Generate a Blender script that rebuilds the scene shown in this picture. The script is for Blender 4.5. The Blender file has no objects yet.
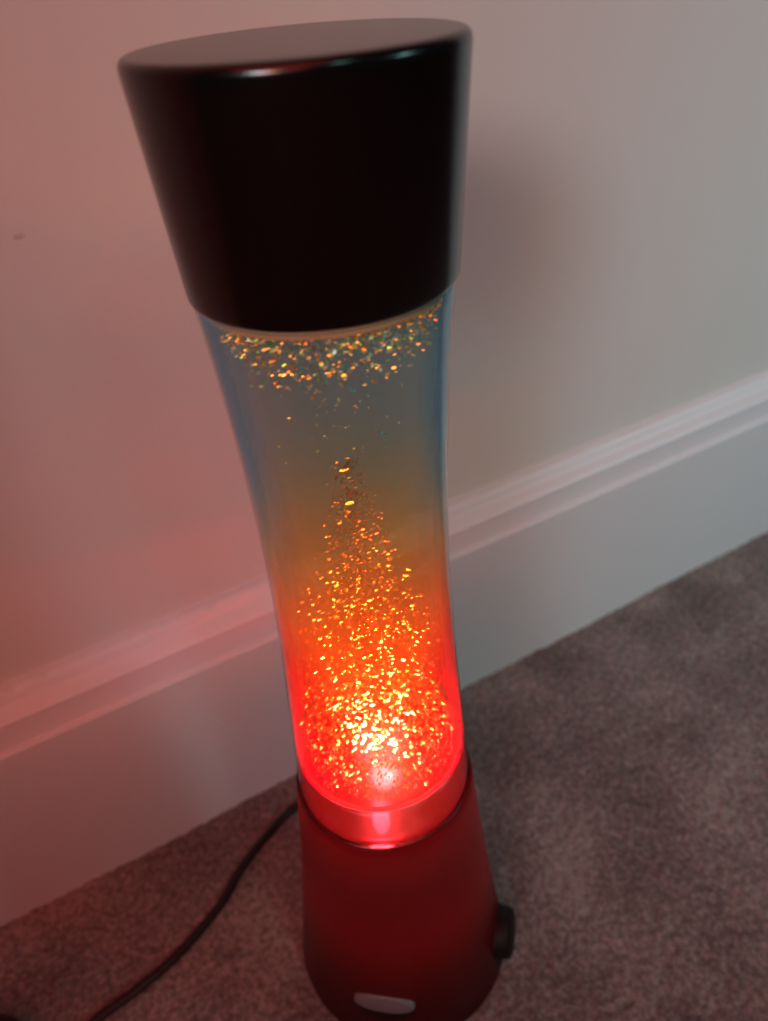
import bpy, bmesh, math, random
import numpy as np
from mathutils import Vector, Matrix, noise

random.seed(7)
rng = np.random.default_rng(11)
scene = bpy.context.scene
COL = scene.collection

# ------------------------------------------------------------------ helpers
def link(name, me, mat=None, parent=None):
    o = bpy.data.objects.new(name, me)
    COL.objects.link(o)
    if mat: me.materials.append(mat)
    if parent: o.parent = parent
    return o

def from_bm(name, bm, mat=None, parent=None, smooth=True, sharp=35):
    me = bpy.data.meshes.new(name)
    bmesh.ops.recalc_face_normals(bm, faces=bm.faces[:])
    bm.to_mesh(me); bm.free()
    if smooth:
        me.polygons.foreach_set('use_smooth', [True]*len(me.polygons))
        me.set_sharp_from_angle(angle=math.radians(sharp))
    return link(name, me, mat, parent)

def lathe_bm(prof, seg=128, closed=False):
    """prof: list of (r, z); r == 0 makes a pole"""
    bm = bmesh.new(); rings = []
    for r, z in prof:
        if r < 1e-6: rings.append([bm.verts.new((0, 0, z))])
        else: rings.append([bm.verts.new((r*math.cos(2*math.pi*k/seg), r*math.sin(2*math.pi*k/seg), z)) for k in range(seg)])
    pairs = list(zip(rings, rings[1:])) + ([(rings[-1], rings[0])] if closed else [])
    for a, b in pairs:
        for k in range(seg):
            k2 = (k+1) % seg
            if len(a) == 1 and len(b) == 1: continue
            if len(a) == 1: bm.faces.new((a[0], b[k], b[k2]))
            elif len(b) == 1: bm.faces.new((a[k], b[0], a[k2]))
            else: bm.faces.new((a[k], b[k], b[k2], a[k2]))
    return bm

def rounded(p0, corner, p1, rad, n=8):
    """quadratic fillet around a corner of a profile"""
    c = Vector(corner); a = c + (Vector(p0)-c).normalized()*rad; b = c + (Vector(p1)-c).normalized()*rad
    return [tuple((1-t)**2*a + 2*t*(1-t)*c + t*t*b) for t in [i/n for i in range(n+1)]]

def lagr(zs, rs, z):
    out = 0
    for i in range(len(zs)):
        t = 1
        for j in range(len(zs)):
            if j != i: t *= (z-zs[j])/(zs[i]-zs[j])
        out += rs[i]*t
    return out

class N:
    """small node-tree builder"""
    def __init__(s, name):
        s.m = bpy.data.materials.new(name); s.m.use_nodes = True
        s.t = s.m.node_tree; s.t.nodes.clear()
        s.out = s.t.nodes.new('ShaderNodeOutputMaterial')
    def n(s, typ, **kw):
        nd = s.t.nodes.new('ShaderNode'+typ)
        for k, v in kw.items():
            if k in nd.inputs: nd.inputs[k].default_value = v
            else: setattr(nd, k, v)
        return nd
    def l(s, a, b): s.t.links.new(a, b)
    def ramp(s, fac, stops, interp='LINEAR'):
        r = s.n('ValToRGB'); cr = r.color_ramp; cr.interpolation = interp
        while len(cr.elements) < len(stops): cr.elements.new(0.5)
        for e, (p, c) in zip(cr.elements, stops):
            e.position = p; e.color = (*c, 1) if len(c) == 3 else c
        s.l(fac, r.inputs[0]); return r.outputs[0]

def principled(name, col, rough=.5, spec=.5, metal=0, coat=0):
    M = N(name); b = M.n('BsdfPrincipled')
    b.inputs['Base Color'].default_value = (*col, 1)
    b.inputs['Roughness'].default_value = rough
    b.inputs['Specular IOR Level'].default_value = spec
    b.inputs['Metallic'].default_value = metal
    b.inputs['Coat Weight'].default_value = coat
    M.l(b.outputs[0], M.out.inputs[0]); M.b = b
    return M

# ------------------------------------------------------------------ measures (metres)
YW = 0.1154            # front face of the skirting board
WALL = YW + 0.018
CAPZ, CAPB, RIM = 0.400, 0.3464, 0.1386

# ------------------------------------------------------------------ materials
def noise_bump(M, b, scale, strength, dist=.001, detail=4):
    tc = M.n('TexCoord'); nz = M.n('TexNoise'); nz.inputs['Scale'].default_value = scale; nz.inputs['Detail'].default_value = detail
    M.l(tc.outputs['Object'], nz.inputs['Vector'])
    bp = M.n('Bump'); bp.inputs['Strength'].default_value = strength; bp.inputs['Distance'].default_value = dist
    M.l(nz.outputs[0], bp.inputs['Height']); M.l(bp.outputs[0], b.inputs['Normal'])
    return tc, nz

wallM = principled('wall_paint', (.60, .595, .57), .75, .2)
tc, nz = noise_bump(wallM, wallM.b, 240, .12, .0006)
# one small brown scuff on the paint
vm = wallM.n('VectorMath'); vm.operation = 'SUBTRACT'; vm.inputs[1].default_value = (-.0585, WALL, .339)
wallM.l(tc.outputs['Object'], vm.inputs[0])
sc = wallM.n('VectorMath'); sc.operation = 'MULTIPLY'; sc.inputs[1].default_value = (1, 0, 1.9); wallM.l(vm.outputs[0], sc.inputs[0])
ln = wallM.n('VectorMath'); ln.operation = 'LENGTH'; wallM.l(sc.outputs[0], ln.inputs[0])
nz2 = wallM.n('TexNoise'); nz2.inputs['Scale'].default_value = 900; wallM.l(tc.outputs['Object'], nz2.inputs['Vector'])
ma = wallM.n('Math'); ma.operation = 'MULTIPLY_ADD'; wallM.l(nz2.outputs[0], ma.inputs[0]); ma.inputs[1].default_value = .0022; wallM.l(ln.outputs['Value'], ma.inputs[2])
c = wallM.ramp(ma.outputs[0], [(0.0018, (.36, .24, .19)), (0.0034, (.60, .595, .57))])
wallM.l(c, wallM.b.inputs['Base Color'])

skirtM = principled('skirting_gloss_white', (.66, .66, .68), .38, .45)
noise_bump(skirtM, skirtM.b, 60, .08, .0008)

carpetM = principled('carpet_pile', (.2, .17, .16), .95, .1)
tc = carpetM.n('TexCoord')
n1 = carpetM.n('TexNoise'); n1.inputs['Scale'].default_value = 15; n1.inputs['Detail'].default_value = 4
n2 = carpetM.n('TexNoise'); n2.inputs['Scale'].default_value = 330; n2.inputs['Detail'].default_value = 4; n2.inputs['Roughness'].default_value = .7
for q in (n1, n2): carpetM.l(tc.outputs['Object'], q.inputs['Vector'])
mx = carpetM.n('Math'); mx.operation = 'MULTIPLY_ADD'; mx.inputs[1].default_value = .6
carpetM.l(n1.outputs[0], mx.inputs[0]); carpetM.l(n2.outputs[0], mx.inputs[2])
c = carpetM.ramp(mx.outputs[0], [(.60, (.105, .088, .085)), (.79, (.19, .163, .157)), (.98, (.34, .30, .285))])
carpetM.l(c, carpetM.b.inputs['Base Color'])
bp = carpetM.n('Bump'); bp.inputs['Strength'].default_value = .7; bp.inputs['Distance'].default_value = .0016
carpetM.l(n2.outputs[0], bp.inputs['Height']); carpetM.l(bp.outputs[0], carpetM.b.inputs['Normal'])

capM = principled('gloss_black_plastic', (.003, .0028, .0028), .19, .55)
noise_bump(capM, capM.b, 500, .03, .0002)
cordM = principled('black_cord_rubber', (.012, .009, .009), .5, .4)
knobM = principled('dark_switch_plastic', (.008, .004, .004), .55, .25)
badgeM = principled('pale_badge_plastic', (.17, .16, .16), .35, .4)
neckM = principled('neck_amber_glow', (.62, .36, .17), .25, .6)  # amber puts the lamp's light on the neck into the colour

# base moulding: dark plastic that lets a little of the lamp's light through
B = N('dark_translucent_plastic')
pb = B.n('BsdfPrincipled'); pb.inputs['Base Color'].default_value = (.010, .004, .004, 1); pb.inputs['Roughness'].default_value = .3
tr = B.n('BsdfTranslucent'); tr.inputs[0].default_value = (.085, .013, .02, 1)
ms = B.n('MixShader'); ms.inputs[0].default_value = .35
B.l(pb.outputs[0], ms.inputs[1]); B.l(tr.outputs[0], ms.inputs[2]); B.l(ms.outputs[0], B.out.inputs[0])

# clear glass: straight-through tube with fresnel sheen
G = N('clear_glass')
t = G.n('BsdfTransparent'); t.inputs[0].default_value = (.975, .985, .985, 1)
g = G.n('BsdfGlossy'); g.inputs['Roughness'].default_value = .06
lw = G.n('LayerWeight'); lw.inputs[0].default_value = .5
pw = G.n('Math'); pw.operation = 'POWER'; pw.inputs[1].default_value = 5; G.l(lw.outputs['Facing'], pw.inputs[0])
f = G.n('Math'); f.operation = 'MULTIPLY_ADD'; f.inputs[1].default_value = .9; f.inputs[2].default_value = .035; G.l(pw.outputs[0], f.inputs[0])
ms = G.n('MixShader'); G.l(f.outputs[0], ms.inputs[0]); G.l(t.outputs[0], ms.inputs[1]); G.l(g.outputs[0], ms.inputs[2])
G.l(ms.outputs[0], G.out.inputs[0])

# liquid: scattering volume, colour changes from red (bottom) over amber to blue (top)
L = N('gradient_liquid')
tc = L.n('TexCoord'); sx = L.n('SeparateXYZ'); L.l(tc.outputs['Object'], sx.inputs[0])
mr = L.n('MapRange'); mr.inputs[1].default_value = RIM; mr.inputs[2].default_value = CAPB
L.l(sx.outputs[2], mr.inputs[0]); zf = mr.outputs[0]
scatter_col = L.ramp(zf, [(0, (1, .06, .34)), (.2, (1, .08, .18)), (.34, (1, .36, .03)), (.50, (.76, .54, .06)), (.66, (.52, .50, .36)), (.80, (.30, .46, .58)), (1, (.22, .46, .64))])
edge = L.ramp(zf, [(0, (1, .02, .24)), (.2, (1, .02, .12)), (.38, (1, .10, .02)), (.50, (.85, .42, .08)), (.62, (.42, .62, .42)), (.74, (.10, .62, 1)), (1, (.08, .64, 1))])  # rim colours painted in for light refracted at the bottle's edges
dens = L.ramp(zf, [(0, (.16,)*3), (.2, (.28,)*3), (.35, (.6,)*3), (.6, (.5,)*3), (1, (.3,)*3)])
dm = L.n('Math'); dm.operation = 'MULTIPLY'; dm.inputs[1].default_value = 8; L.l(dens, dm.inputs[0])
vs = L.n('VolumeScatter'); L.l(scatter_col, vs.inputs['Color']); L.l(dm.outputs[0], vs.inputs['Density'])
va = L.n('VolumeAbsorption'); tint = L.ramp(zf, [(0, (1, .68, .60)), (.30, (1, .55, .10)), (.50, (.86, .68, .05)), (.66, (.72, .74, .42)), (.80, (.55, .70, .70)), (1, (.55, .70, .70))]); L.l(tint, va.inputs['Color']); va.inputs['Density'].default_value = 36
av = L.n('AddShader'); L.l(vs.outputs[0], av.inputs[0]); L.l(va.outputs[0], av.inputs[1])
L.l(av.outputs[0], L.out.inputs['Volume'])
tp = L.n('BsdfTransparent')
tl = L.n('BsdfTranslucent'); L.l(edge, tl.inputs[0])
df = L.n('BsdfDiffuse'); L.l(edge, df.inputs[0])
md = L.n('MixShader'); md.inputs[0].default_value = .5; L.l(tl.outputs[0], md.inputs[1]); L.l(df.outputs[0], md.inputs[2])
lw = L.n('LayerWeight'); lw.inputs[0].default_value = .5
ef = L.ramp(lw.outputs['Facing'], [(.0, (.004,)*3), (.38, (.02,)*3), (.58, (.32,)*3), (.80, (.75,)*3), (1, (.95,)*3)])
mm = L.n('MixShader'); L.l(ef, mm.inputs[0]); L.l(tp.outputs[0], mm.inputs[1]); L.l(md.outputs[0], mm.inputs[2])
L.l(mm.outputs[0], L.out.inputs['Surface'])

# frosted glass foot
FT = N('light_spreading_glass_foot')
tp = FT.n('BsdfTransparent'); tp.inputs[0].default_value = (1, .72, .76, 1)
tl = FT.n('BsdfTranslucent'); tl.inputs[0].default_value = (.42, .03, .06, 1)  # crimson put into the glass for the lamp's red glow
gl = FT.n('BsdfGlossy'); gl.inputs['Color'].default_value = (.5, .3, .3, 1); gl.inputs['Roughness'].default_value = .28
m1 = FT.n('MixShader'); m1.inputs[0].default_value = .10; FT.l(tp.outputs[0], m1.inputs[1]); FT.l(tl.outputs[0], m1.inputs[2])
m2 = FT.n('MixShader'); m2.inputs[0].default_value = .1; FT.l(m1.outputs[0], m2.inputs[1]); FT.l(gl.outputs[0], m2.inputs[2])
FT.l(m2.outputs[0], FT.out.inputs[0])

FR = N('glint_ring_pink')  # pink stands in for lamp glow on the glass floor's edge
tl = FR.n('BsdfTranslucent'); tl.inputs[0].default_value = (.9, .55, .55, 1)
df = FR.n('BsdfDiffuse'); df.inputs[0].default_value = (.9, .55, .55, 1)
m1 = FR.n('MixShader'); FR.l(tl.outputs[0], m1.inputs[1]); FR.l(df.outputs[0], m1.inputs[2])
FR.l(m1.outputs[0], FR.out.inputs[0])

# glitter: each flake has its own foil colour
F = N('foil_glitter')
at = F.n('Attribute'); at.attribute_name = 'foil'
pb = F.n('BsdfPrincipled'); pb.inputs['Metallic'].default_value = .5; pb.inputs['Roughness'].default_value = .38
F.l(at.outputs['Color'], pb.inputs['Base Color'])
ft = F.n('BsdfTranslucent'); F.l(at.outputs['Color'], ft.inputs[0])
fm = F.n('MixShader'); fm.inputs[0].default_value = .35; F.l(pb.outputs[0], fm.inputs[1]); F.l(ft.outputs[0], fm.inputs[2])
F.l(fm.outputs[0], F.out.inputs[0])

# ------------------------------------------------------------------ setting
def structure(o): o['kind'] = 'structure'; return o

bm = bmesh.new()
x0, x1 = -1.6, 2.6
bmesh.ops.create_cube(bm, size=1, matrix=Matrix.Translation(((x0+x1)/2, WALL+.05, 1.15)) @ Matrix.Diagonal((x1-x0, .1, 2.5, 1)))
structure(from_bm('wall_back', bm, wallM.m, smooth=False))

# skirting: moulded profile swept along the wall, top paint line slightly ragged
prof = [(0, -.01), (0, .1172), (.0008, .1184), (.0026, .1191), (.0030, .1200), (.0031, .1338), (.0040, .1350), (.0070, .1372),
        (.0092, .1385), (.0102, .1398), (.0110, .1420), (.0118, .1436), (.0132, .1449), (.0150, .1454), (.0185, .1456), (.0185, -.01)]
bm = bmesh.new()
xs = [x0] + list(np.arange(-.35, .75, .0025)) + [x1]
rows = []
for x in xs:
    row = []
    for i, (d, z) in enumerate(prof):
        if 11 <= i <= 13:
            amp = .0022 if x < .02 else .0002
            z += amp*noise.noise(Vector((x*160, 3.1, 0))) + .5*amp*noise.noise(Vector((x*420, 9.1, 0)))
        row.append(bm.verts.new((x, YW+d, z)))
    rows.append(row)
for a, b in zip(rows, rows[1:]):
    for i in range(len(prof)): 
        j = (i+1) % len(prof)
        bm.faces.new((a[i], b[i], b[j], a[j]))
bm.faces.new(rows[0]); bm.faces.new(rows[-1][::-1])
structure(from_bm('baseboard_back', bm, skirtM.m, sharp=28))

# floor: fine displaced carpet where the photo sees it, coarse further out
def carpet():
    fx = np.arange(-.36, .72, .0016); fy = np.arange(-.34, YW+.006, .0016)
    gx = np.concatenate([np.arange(-1.6, -.36, .04), fx, np.arange(.74, 2.6, .04)])
    gy = np.concatenate([np.arange(-2.2, -.34, .04), fy])
    nx, ny = len(gx), len(gy)
    X, Y = np.meshgrid(gx, gy)
    def vn(scale, seed):
        r = np.random.default_rng(seed); T = r.random((512, 512))
        u = X*scale+1000; v = Y*scale+1000
        iu = np.floor(u).astype(int); iv = np.floor(v).astype(int); fu = u-iu; fv = v-iv
        fu = fu*fu*(3-2*fu); fv = fv*fv*(3-2*fv)
        g = lambda a, b: T[a % 512, b % 512]
        return g(iu, iv)*(1-fu)*(1-fv)+g(iu+1, iv)*fu*(1-fv)+g(iu, iv+1)*(1-fu)*fv+g(iu+1, iv+1)*fu*fv
    Z = .0020*(vn(420, 1)-.5) + .0010*(vn(200, 2)-.5) + .0009*(vn(45, 3)-.5) + .002*(vn(10, 4)-.5)
    co = np.stack([X, Y, Z], -1).reshape(-1, 3)
    idx = np.arange(nx*ny).reshape(ny, nx)
    q = np.stack([idx[:-1, :-1], idx[:-1, 1:], idx[1:, 1:], idx[1:, :-1]], -1).reshape(-1, 4)
    me = bpy.data.meshes.new('floor')
    me.vertices.add(len(co)); me.vertices.foreach_set('co', co.ravel().astype(np.float32))
    me.loops.add(q.size); me.loops.foreach_set('vertex_index', q.ravel().astype(np.int32))
    me.polygons.add(len(q)); me.polygons.foreach_set('loop_start', np.arange(0, q.size, 4, dtype=np.int32))
    me.polygons.foreach_set('use_smooth', np.ones(len(q), bool))
    me.update(); me.validate()
    return structure(link('floor', me, carpetM.m))
carpet()

# ------------------------------------------------------------------ the lamp
lamp = bpy.data.objects.new('glitter_lamp', None); COL.objects.link(lamp)
lamp['label'] = 'tall glitter lamp with black cap, glowing red-to-blue bottle and dark base on the carpet'
lamp['category'] = 'lamp'

# cap
RT, RB = .0388, .0350
outer = (RT, CAPZ); side = (RB, CAPB)
pr = [(0, CAPZ)] + [(r, CAPZ) for r in (.012, .024)] + rounded((0, CAPZ), outer, side, .0028, 8)
for i in range(1, 10): pr.append((RT+(RB-RT)*i/10, CAPZ+(CAPB-CAPZ)*i/10))
pr += rounded((RT+(RB-RT)*.9, CAPZ+(CAPB-CAPZ)*.9), side, (.030, CAPB), .0018, 6)
pr += [(.0335, CAPB+.0002), (.0334, CAPB+.004), (.0334, .396), (0, .396)]
cap = from_bm('cap', lathe_bm(pr, 160), capM.m, lamp, sharp=50)
cap['label'] = 'glossy black tapered cap'

# glass bottle (outer wall, inner wall, closed at the bottom)
GZ = [CAPB, .2944, .2425, .1905, RIM]; GR = [.0341, .0307, .0303, .0325, .0352]
def gr(z): return lagr(GZ, GR, z)
gp = [(0, RIM-.006), (.030, RIM-.006), (.0345, RIM-.004), (.0352, RIM)]
gp += [(gr(RIM+(CAPB-RIM)*i/36), RIM+(CAPB-RIM)*i/36) for i in range(1, 37)] + [(.0331, CAPB+.003)]
ip = [(r-.0005, z) for r, z in gp if z > RIM+.0205]
gfull = gp + [(.0326, CAPB+.003)] + ip[::-1][1:] + [(.0328, RIM+.0195), (.030, RIM+.0185), (0, RIM+.0185)]
bottle = from_bm('glass_bottle', lathe_bm(gfull, 160), G.m, lamp, sharp=50)
bottle['label'] = 'clear waisted glass bottle'
neck = from_bm('neck_ring', lathe_bm([(.0324, CAPB+.0012), (.0328, CAPB-.0022), (.0322, CAPB-.0027), (.0316, CAPB-.0022), (.0312, CAPB+.0012)], 128, closed=True), neckM.m, lamp)
neck['label'] = 'ring under the cap, coloured amber for the lamp light on it'

# liquid
lp = [(0, RIM+.019), (.0298, RIM+.019), (.0325, RIM+.0194), (.0331, RIM+.0201)]
zs = [RIM+.021+(CAPB-.001-RIM-.021)*i/36 for i in range(37)]
lp += [(gr(z)-.0007, z) for z in zs] + [(0, CAPB-.001)]
liquid = from_bm('liquid', lathe_bm(lp, 128), L.m, lamp, sharp=60)
liquid['label'] = 'translucent liquid shading from red at the bottom to blue at the top'

# solid foot of the bottle that spreads the light of the LEDs
fp = [(0, RIM-.0045), (.029, RIM-.0045), (.0331, RIM-.003), (gr(RIM)-.0007, RIM)] + [(gr(RIM+.0015*i)-.0007, RIM+.0015*i) for i in range(1, 11)]
fp += [(.0325, RIM+.0178), (.030, RIM+.0181), (.026, RIM+.0176), (0, RIM+.0172)]
foot = from_bm('bottle_foot', lathe_bm(fp, 128), FT.m, lamp, sharp=60)
foot['label'] = 'thick pink-red glowing glass foot of the bottle'

ring = from_bm('glint_ring', lathe_bm([(.0330+.0010*math.cos(2*math.pi*k/12)-.0011, RIM+.0192+.0009*math.sin(2*math.pi*k/12)) for k in range(12)], 128, closed=True), FR.m, lamp)  # ring added for the bright arc along the bottle's inner floor
ring['label'] = 'pale pink ring added as the bright edge of the glass floor'

# glitter flakes in the liquid
def flakes():
    P = []; S = []; Cc = []; Or = []
    foil_top = [(.9, 1, .3), (.9, 1, .6), (.25, 1, .6), (.2, .85, 1), (1, .6, .2), (.75, 1, .8), (.85, 1, .4), (.7, .95, 1), (.8, 1, .9)]
    foil_low = [(1, .7, .4), (1, .85, .5), (1, .6, .4), (1, .9, .6), (1, .75, .6)]
    cam_dir = np.array([-.40, -.91])            # towards the room
    def add(x, y, z, s, pal, flat):
        P.append((x, y, z)); S.append(s); Cc.append(pal[rng.integers(len(pal))]); Or.append(flat)
    # raft of flakes gathered under the cap, hanging lower in front
    for _ in range(2800):
        a = rng.uniform(0, 2*math.pi); front = max(0, math.cos(a-math.atan2(-.91, -.40)))
        rr = math.sqrt(rng.uniform(.45, 1))
        depth = .009 + .007*front**2
        z = CAPB-.0028-abs(rng.normal(0, .5))*depth
        r = (gr(z)-.0034)*rr
        add(r*math.cos(a), r*math.sin(a), z, rng.uniform(.0003, .00072), foil_top, .5)
    for _ in range(70):                          # stragglers sinking from the raft
        z = rng.uniform(.300, .332); a = rng.normal(math.atan2(-.91, -.40), .6); r = rng.uniform(.3, .9)*(gr(z)-.004)
        add(r*math.cos(a), r*math.sin(a), z, rng.uniform(.0003, .0005), foil_top, .5)
    # rising plume: narrow at the top, filling the bottle at the bottom
    for _ in range(4800):
        u = rng.random()**2.5
        z = RIM+.021+u*(.290-RIM-.021)
        R = gr(z)-.004
        w = min(R, (.0045+.034*(1-u)**1.15)*rng.uniform(.7, 1.3))
        a = rng.uniform(0, 2*math.pi); r = w*math.sqrt(rng.random())
        if rng.random() < .3: r = w*rng.random()**2*.6
        r = min(r, R)
        add(r*math.cos(a), r*math.sin(a), z, .0002+.00055*rng.random()**1.8, foil_low, .7)
    for _ in range(1300):                        # swarm close to the bottom of the bottle
        z = RIM+.0205+rng.exponential(.014)
        if z > .24: continue
        R = gr(z)-.0042; a = rng.uniform(0, 2*math.pi); r = R*math.sqrt(rng.random())
        add(r*math.cos(a), r*math.sin(a), z, .0002+.0005*rng.random()**1.5, foil_low, .7)
    add(-.0057, -.0105, .295, .0013, [(1, .9, .3)], 0); add(-.0052, -.0105, .283, .0012, [(1, .85, .3)], 0)  # two larger flakes added as bright glints
    co = []; faces = []; cols = []
    for (x, y, z), s, c, fl in zip(P, S, Cc, Or):
        n = Vector((rng.normal(), rng.normal(), rng.normal()))
        n.z *= 1+fl; n.normalize()
        if rng.random() < (.20 if z < .2 else .42) or s > .001:                   # some are turned on purpose to mirror the lamp's light into the camera
            p = Vector((x, y, z)); h = (Vector((0, 0, RIM-.03))-p).normalized()+(Vector((-.08, -.182, .417))-p).normalized()
            n = (h.normalized()+Vector(rng.normal(0, 0 if s > .001 else .13, 3))).normalized()
        t1 = n.orthogonal().normalized(); t2 = n.cross(t1)
        b = len(co); c0 = Vector((x, y, z))
        for k in range(6):
            a = math.pi/3*k
            co.append(c0 + t1*(s*math.cos(a)*1.25) + t2*(s*math.sin(a)*.85) - n*.00004)
        for k in range(6):
            co.append(Vector(co[b+k]) + n*.00008)
        faces.append(tuple(b+5-k for k in range(6))); faces.append(tuple(b+6+k for k in range(6)))
        for k in range(6): faces.append((b+k, b+(k+1) % 6, b+6+(k+1) % 6, b+6+k))
        cols += [(*c, 1)]*12
    me = bpy.data.meshes.new('glitter'); me.from_pydata([tuple(v) for v in co], [], faces)
    ca = me.color_attributes.new('foil', 'FLOAT_COLOR', 'POINT')
    ca.data.foreach_set('color', np.array(cols, dtype=np.float32).ravel())
    o = link('glitter', me, F.m, lamp); o['kind'] = 'stuff'
    o['label'] = 'gold and orange foil glitter drifting in the liquid'
flakes()

# base: tapered shell open at the top, bottle foot sits in it
BZ = [RIM, .0693, 0]; BR = [.0366, .0433, .0526]
bp_ = [(lagr(BZ, BR, RIM*i/24), RIM*i/24) for i in range(24, -1, -1)]
bprof = [(.0356, RIM-.0002), (.0360, RIM)] + bp_
bprof[2] = (.0364, RIM-.0003)
bprof += [(.050, -.001), (.047, -.001), (0, -.001)]
base = from_bm('base', lathe_bm(bprof, 160), B.m, lamp, sharp=50)
base['label'] = 'dark tapered plastic base glowing dull red'

def on_base(ang, z):
    r = lagr(BZ, BR, z); dr = (lagr(BZ, BR, z+.001)-lagr(BZ, BR, z-.001))/.002
    n = Vector((math.cos(ang), math.sin(ang), -dr)).normalized()
    p = Vector((r*math.cos(ang), r*math.sin(ang), z))
    tz = Vector((0, 0, 1)); tx = tz.cross(n).normalized(); ty = n.cross(tx)
    return p, tx, ty, n

# oval badge curved on to the front of the base
def patch(ang0, z0, hw, hh, th):
    bm = bmesh.new(); rings = []
    for k, (s, d) in enumerate([(0, th), (.5, th), (.85, th), (.97, th*.7), (1, -.0003)]):
        ring = []
        for i in range(48 if s else 1):
            a = 2*math.pi*i/48
            z = z0+s*hh*math.sin(a); r = lagr(BZ, BR, z)
            an = ang0+s*hw*math.cos(a)/r
            ring.append(bm.verts.new(((r+d)*math.cos(an), (r+d)*math.sin(an), z)))
        rings.append(ring)
    for i in range(48): bm.faces.new((rings[0][0], rings[1][i], rings[1][(i+1) % 48]))
    for a, b in zip(rings[1:], rings[2:]):
        for i in range(48): j = (i+1) % 48; bm.faces.new((a[i], b[i], b[j], a[j]))
    return bm
BADGE_A, BADGE_Z = math.radians(-129), .031
p, tx, ty, n = on_base(BADGE_A, BADGE_Z)
bm = lathe_bm([(0, .0009), (.8, .0008), (.93, .0005), (1, -.0004), (1, -.004), (0, -.004)], 64)
bm.transform(Matrix.Translation(p) @ Matrix((tx, ty, n)).transposed().to_4x4() @ Matrix.Diagonal((.0140, .0062, 1, 1)))
badge = from_bm('badge', bm, badgeM.m, lamp, sharp=60)
badge['label'] = 'pale oval badge'

# switch knob standing out of the right side of the base
KA, KZ = math.radians(-43), .018
p, tx, ty, n = on_base(KA, KZ)
bm = lathe_bm([(0, .0062), (.0098, .0062), (.0112, .0054), (.0118, .0038), (.0122, 0), (.0122, -.004), (0, -.004)], 48)
bm.transform(Matrix.Translation(p) @ Matrix((tx, ty, n)).transposed().to_4x4())
knob = from_bm('switch_knob', bm, knobM.m, lamp)
knob['label'] = 'round dark switch knob'

# power cord lying on the carpet
pts = [(.012, .052, .009), (-.004, .078, .0055), (-.016, .093, .0035), (-.0383, .0865, .003), (-.0617, .0742, .003), (-.0765, .0626, .003), (-.092, .0545, .003),
       (-.1106, .0473, .003), (-.1326, .0427, .003), (-.1532, .0397, .003), (-.19, .028, .003), (-.25, -.005, .003), (-.33, -.05, .003)]
def cr(p0, p1, p2, p3, t):
    return .5*((2*p1)+(-p0+p2)*t+(2*p0-5*p1+4*p2-p3)*t*t+(-p0+3*p1-3*p2+p3)*t**3)
V = [Vector(q) for q in pts]; V = [V[0]*2-V[1]]+V+[V[-1]*2-V[-2]]
path = []
for i in range(1, len(V)-2):
    for k in range(10): path.append(cr(V[i-1], V[i], V[i+1], V[i+2], k/10))
path.append(V[-2])
bm = bmesh.new(); rings = []
for i, q in enumerate(path):
    d = (path[min(i+1, len(path)-1)]-path[max(i-1, 0)]).normalized()
    sx_ = d.cross(Vector((0, 0, 1))).normalized(); up = sx_.cross(d)
    rings.append([bm.verts.new(q + sx_*.0024*math.cos(2*math.pi*k/16) + up*.0020*math.sin(2*math.pi*k/16)) for k in range(16)])
for a, b in zip(rings, rings[1:]):
    for k in range(16): bm.faces.new((a[k], b[k], b[(k+1) % 16], a[(k+1) % 16]))
bm.faces.new(rings[0]); bm.faces.new(rings[-1])
cord = from_bm('power_cord', bm, cordM.m, lamp, sharp=60)
cord['label'] = 'thin black power cord curving over the carpet'

# rounded black plug body at the very corner of the frame
bm = lathe_bm([(0, .016), (.008, .0158), (.0125, .0140), (.0155, .0105), (.0165, .006), (.016, .001), (.0145, -.001), (0, -.001)], 64)
bm.transform(Matrix.Diagonal((1.35, 1, 1, 1)))
plug = from_bm('power_plug', bm, cordM.m)
plug.location = (-.1985, .0515, .001); plug.rotation_euler.z = math.radians(-35)
plug['label'] = 'rounded black plastic plug lying on the carpet left of the cord'; plug['category'] = 'plug'

# ------------------------------------------------------------------ light
def aim(o, target):
    o.rotation_euler = (Vector(target)-o.location).to_track_quat('-Z', 'Y').to_euler()
def light(name, typ, loc, target, energy, col, **kw):
    d = bpy.data.lights.new(name, typ); d.energy = energy; d.color = col
    for k, v in kw.items(): setattr(d, k, v)
    o = bpy.data.objects.new(name, d); COL.objects.link(o); o.location = loc
    if target: aim(o, target)
    return o
def soft_spot(name, loc, target, energy, col, ang, size):
    return light(name, 'SPOT', loc, target, energy, col, spot_size=math.radians(ang), spot_blend=1, shadow_soft_size=size)
# window to the front left: cool daylight on the right part of the wall, reddish spot added to tint it further left and up
soft_spot('left_window_daylight', (-1.45, -1.45, 1.25), (.60, .13, .30), 120, (.28, .80, 1), 24, .36)
soft_spot('left_wall_red_fill', (-1.47, -1.43, 1.27), (.15, .13, .48), 98, (1, .34, .14), 24, .36)
# added fill spots, right and behind the camera, that lift shaded wall and carpet
soft_spot('right_fill_spot', (1.7, -1.3, 1.15), (.42, .13, .30), 60, (.52, .95, 1), 27, .35)
soft_spot('rear_fill_spot', (.3, -1.6, 1.5), (.35, 0, 0), 40, (.42, 1, .90), 25, .3)
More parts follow.
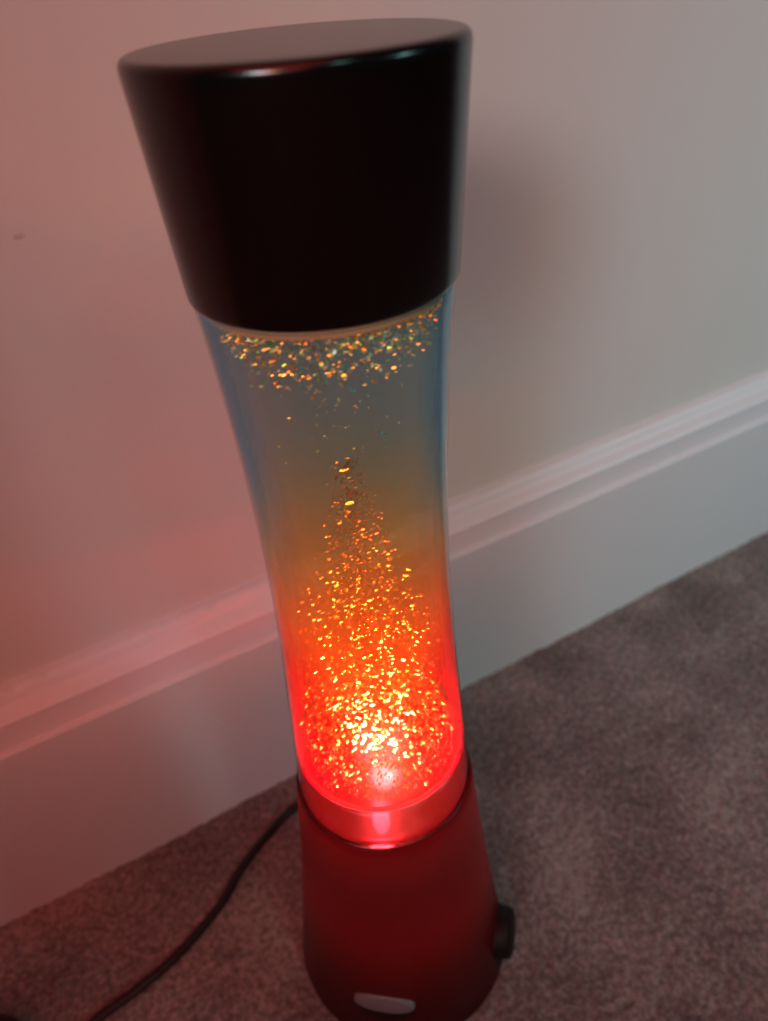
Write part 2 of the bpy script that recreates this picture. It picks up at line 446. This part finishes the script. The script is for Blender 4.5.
# added red fill from above and left for the wall's red cast
light('red_fill_above', 'AREA', (-.7, -.7, 2.1), (-.1, .1, 0), 10, (1, .08, .05), size=1.6)
light('red_fill_left', 'AREA', (-1.2, -1.6, 1.6), (0, .1, .2), 6.8, (1, .08, .09), size=1.2)
# LEDs in the lamp's foot
light('red_led', 'POINT', (-.005, -.004, RIM+.006), None, .13, (1, .04, .06), shadow_soft_size=.003)
light('red_glow_led', 'SPOT', (-.004, 0, RIM-.03), (-.002, 0, .37), .5, (1, .05, .12), spot_size=math.radians(75), spot_blend=.6, shadow_soft_size=.003)
light('amber_led', 'SPOT', (.003, 0, RIM-.03), (0, 0, .34), 3, (1, .50, .14), spot_size=math.radians(75), spot_blend=.8, shadow_soft_size=.003)
light('glitter_fill_spot', 'SPOT', (0, 0, RIM-.03), (-.003, -.008, .34), 21, (1, .92, .58), spot_size=math.radians(28), spot_blend=.6, shadow_soft_size=.003)  # narrow spot added to brighten the plume and the top glitter
light('foot_led', 'POINT', (-.002, -.006, .072), None, .10, (1, .05, .05), shadow_soft_size=.006)

w = bpy.data.worlds.new('room'); scene.world = w; w.use_nodes = True
w.node_tree.nodes['Background'].inputs[0].default_value = (.95, .98, 1, 1)
w.node_tree.nodes['Background'].inputs[1].default_value = .012

# ------------------------------------------------------------------ camera
R = Vector((0.86557468, -0.49536455, -0.07344683)); U = Vector((0.34608086, 0.48571036, 0.8026914)); Fw = Vector((0.36195098, 0.72020789, -0.59185478))
cd = bpy.data.cameras.new('camera'); cam = bpy.data.objects.new('camera', cd); COL.objects.link(cam)
m = Matrix((R, U, -Fw)).transposed().to_4x4(); m.translation = (-0.08046544, -0.18230566, 0.41664028)
cam.matrix_world = m
cd.sensor_width = 36; cd.lens = 780.613*36/1021; cd.clip_start = .01
cd.dof.use_dof = True; cd.dof.focus_distance = .235; cd.dof.aperture_fstop = 9
scene.camera = cam

scene.view_settings.view_transform = 'Standard'; scene.view_settings.look = 'None'
scene.view_settings.exposure = 0; scene.view_settings.gamma = 1; scene.view_settings.use_curve_mapping = False
cy = scene.cycles
cy.use_denoising = True; cy.max_bounces = 12; cy.transparent_max_bounces = 32; cy.volume_bounces = 1
cy.sample_clamp_indirect = 4; cy.volume_step_rate = 1
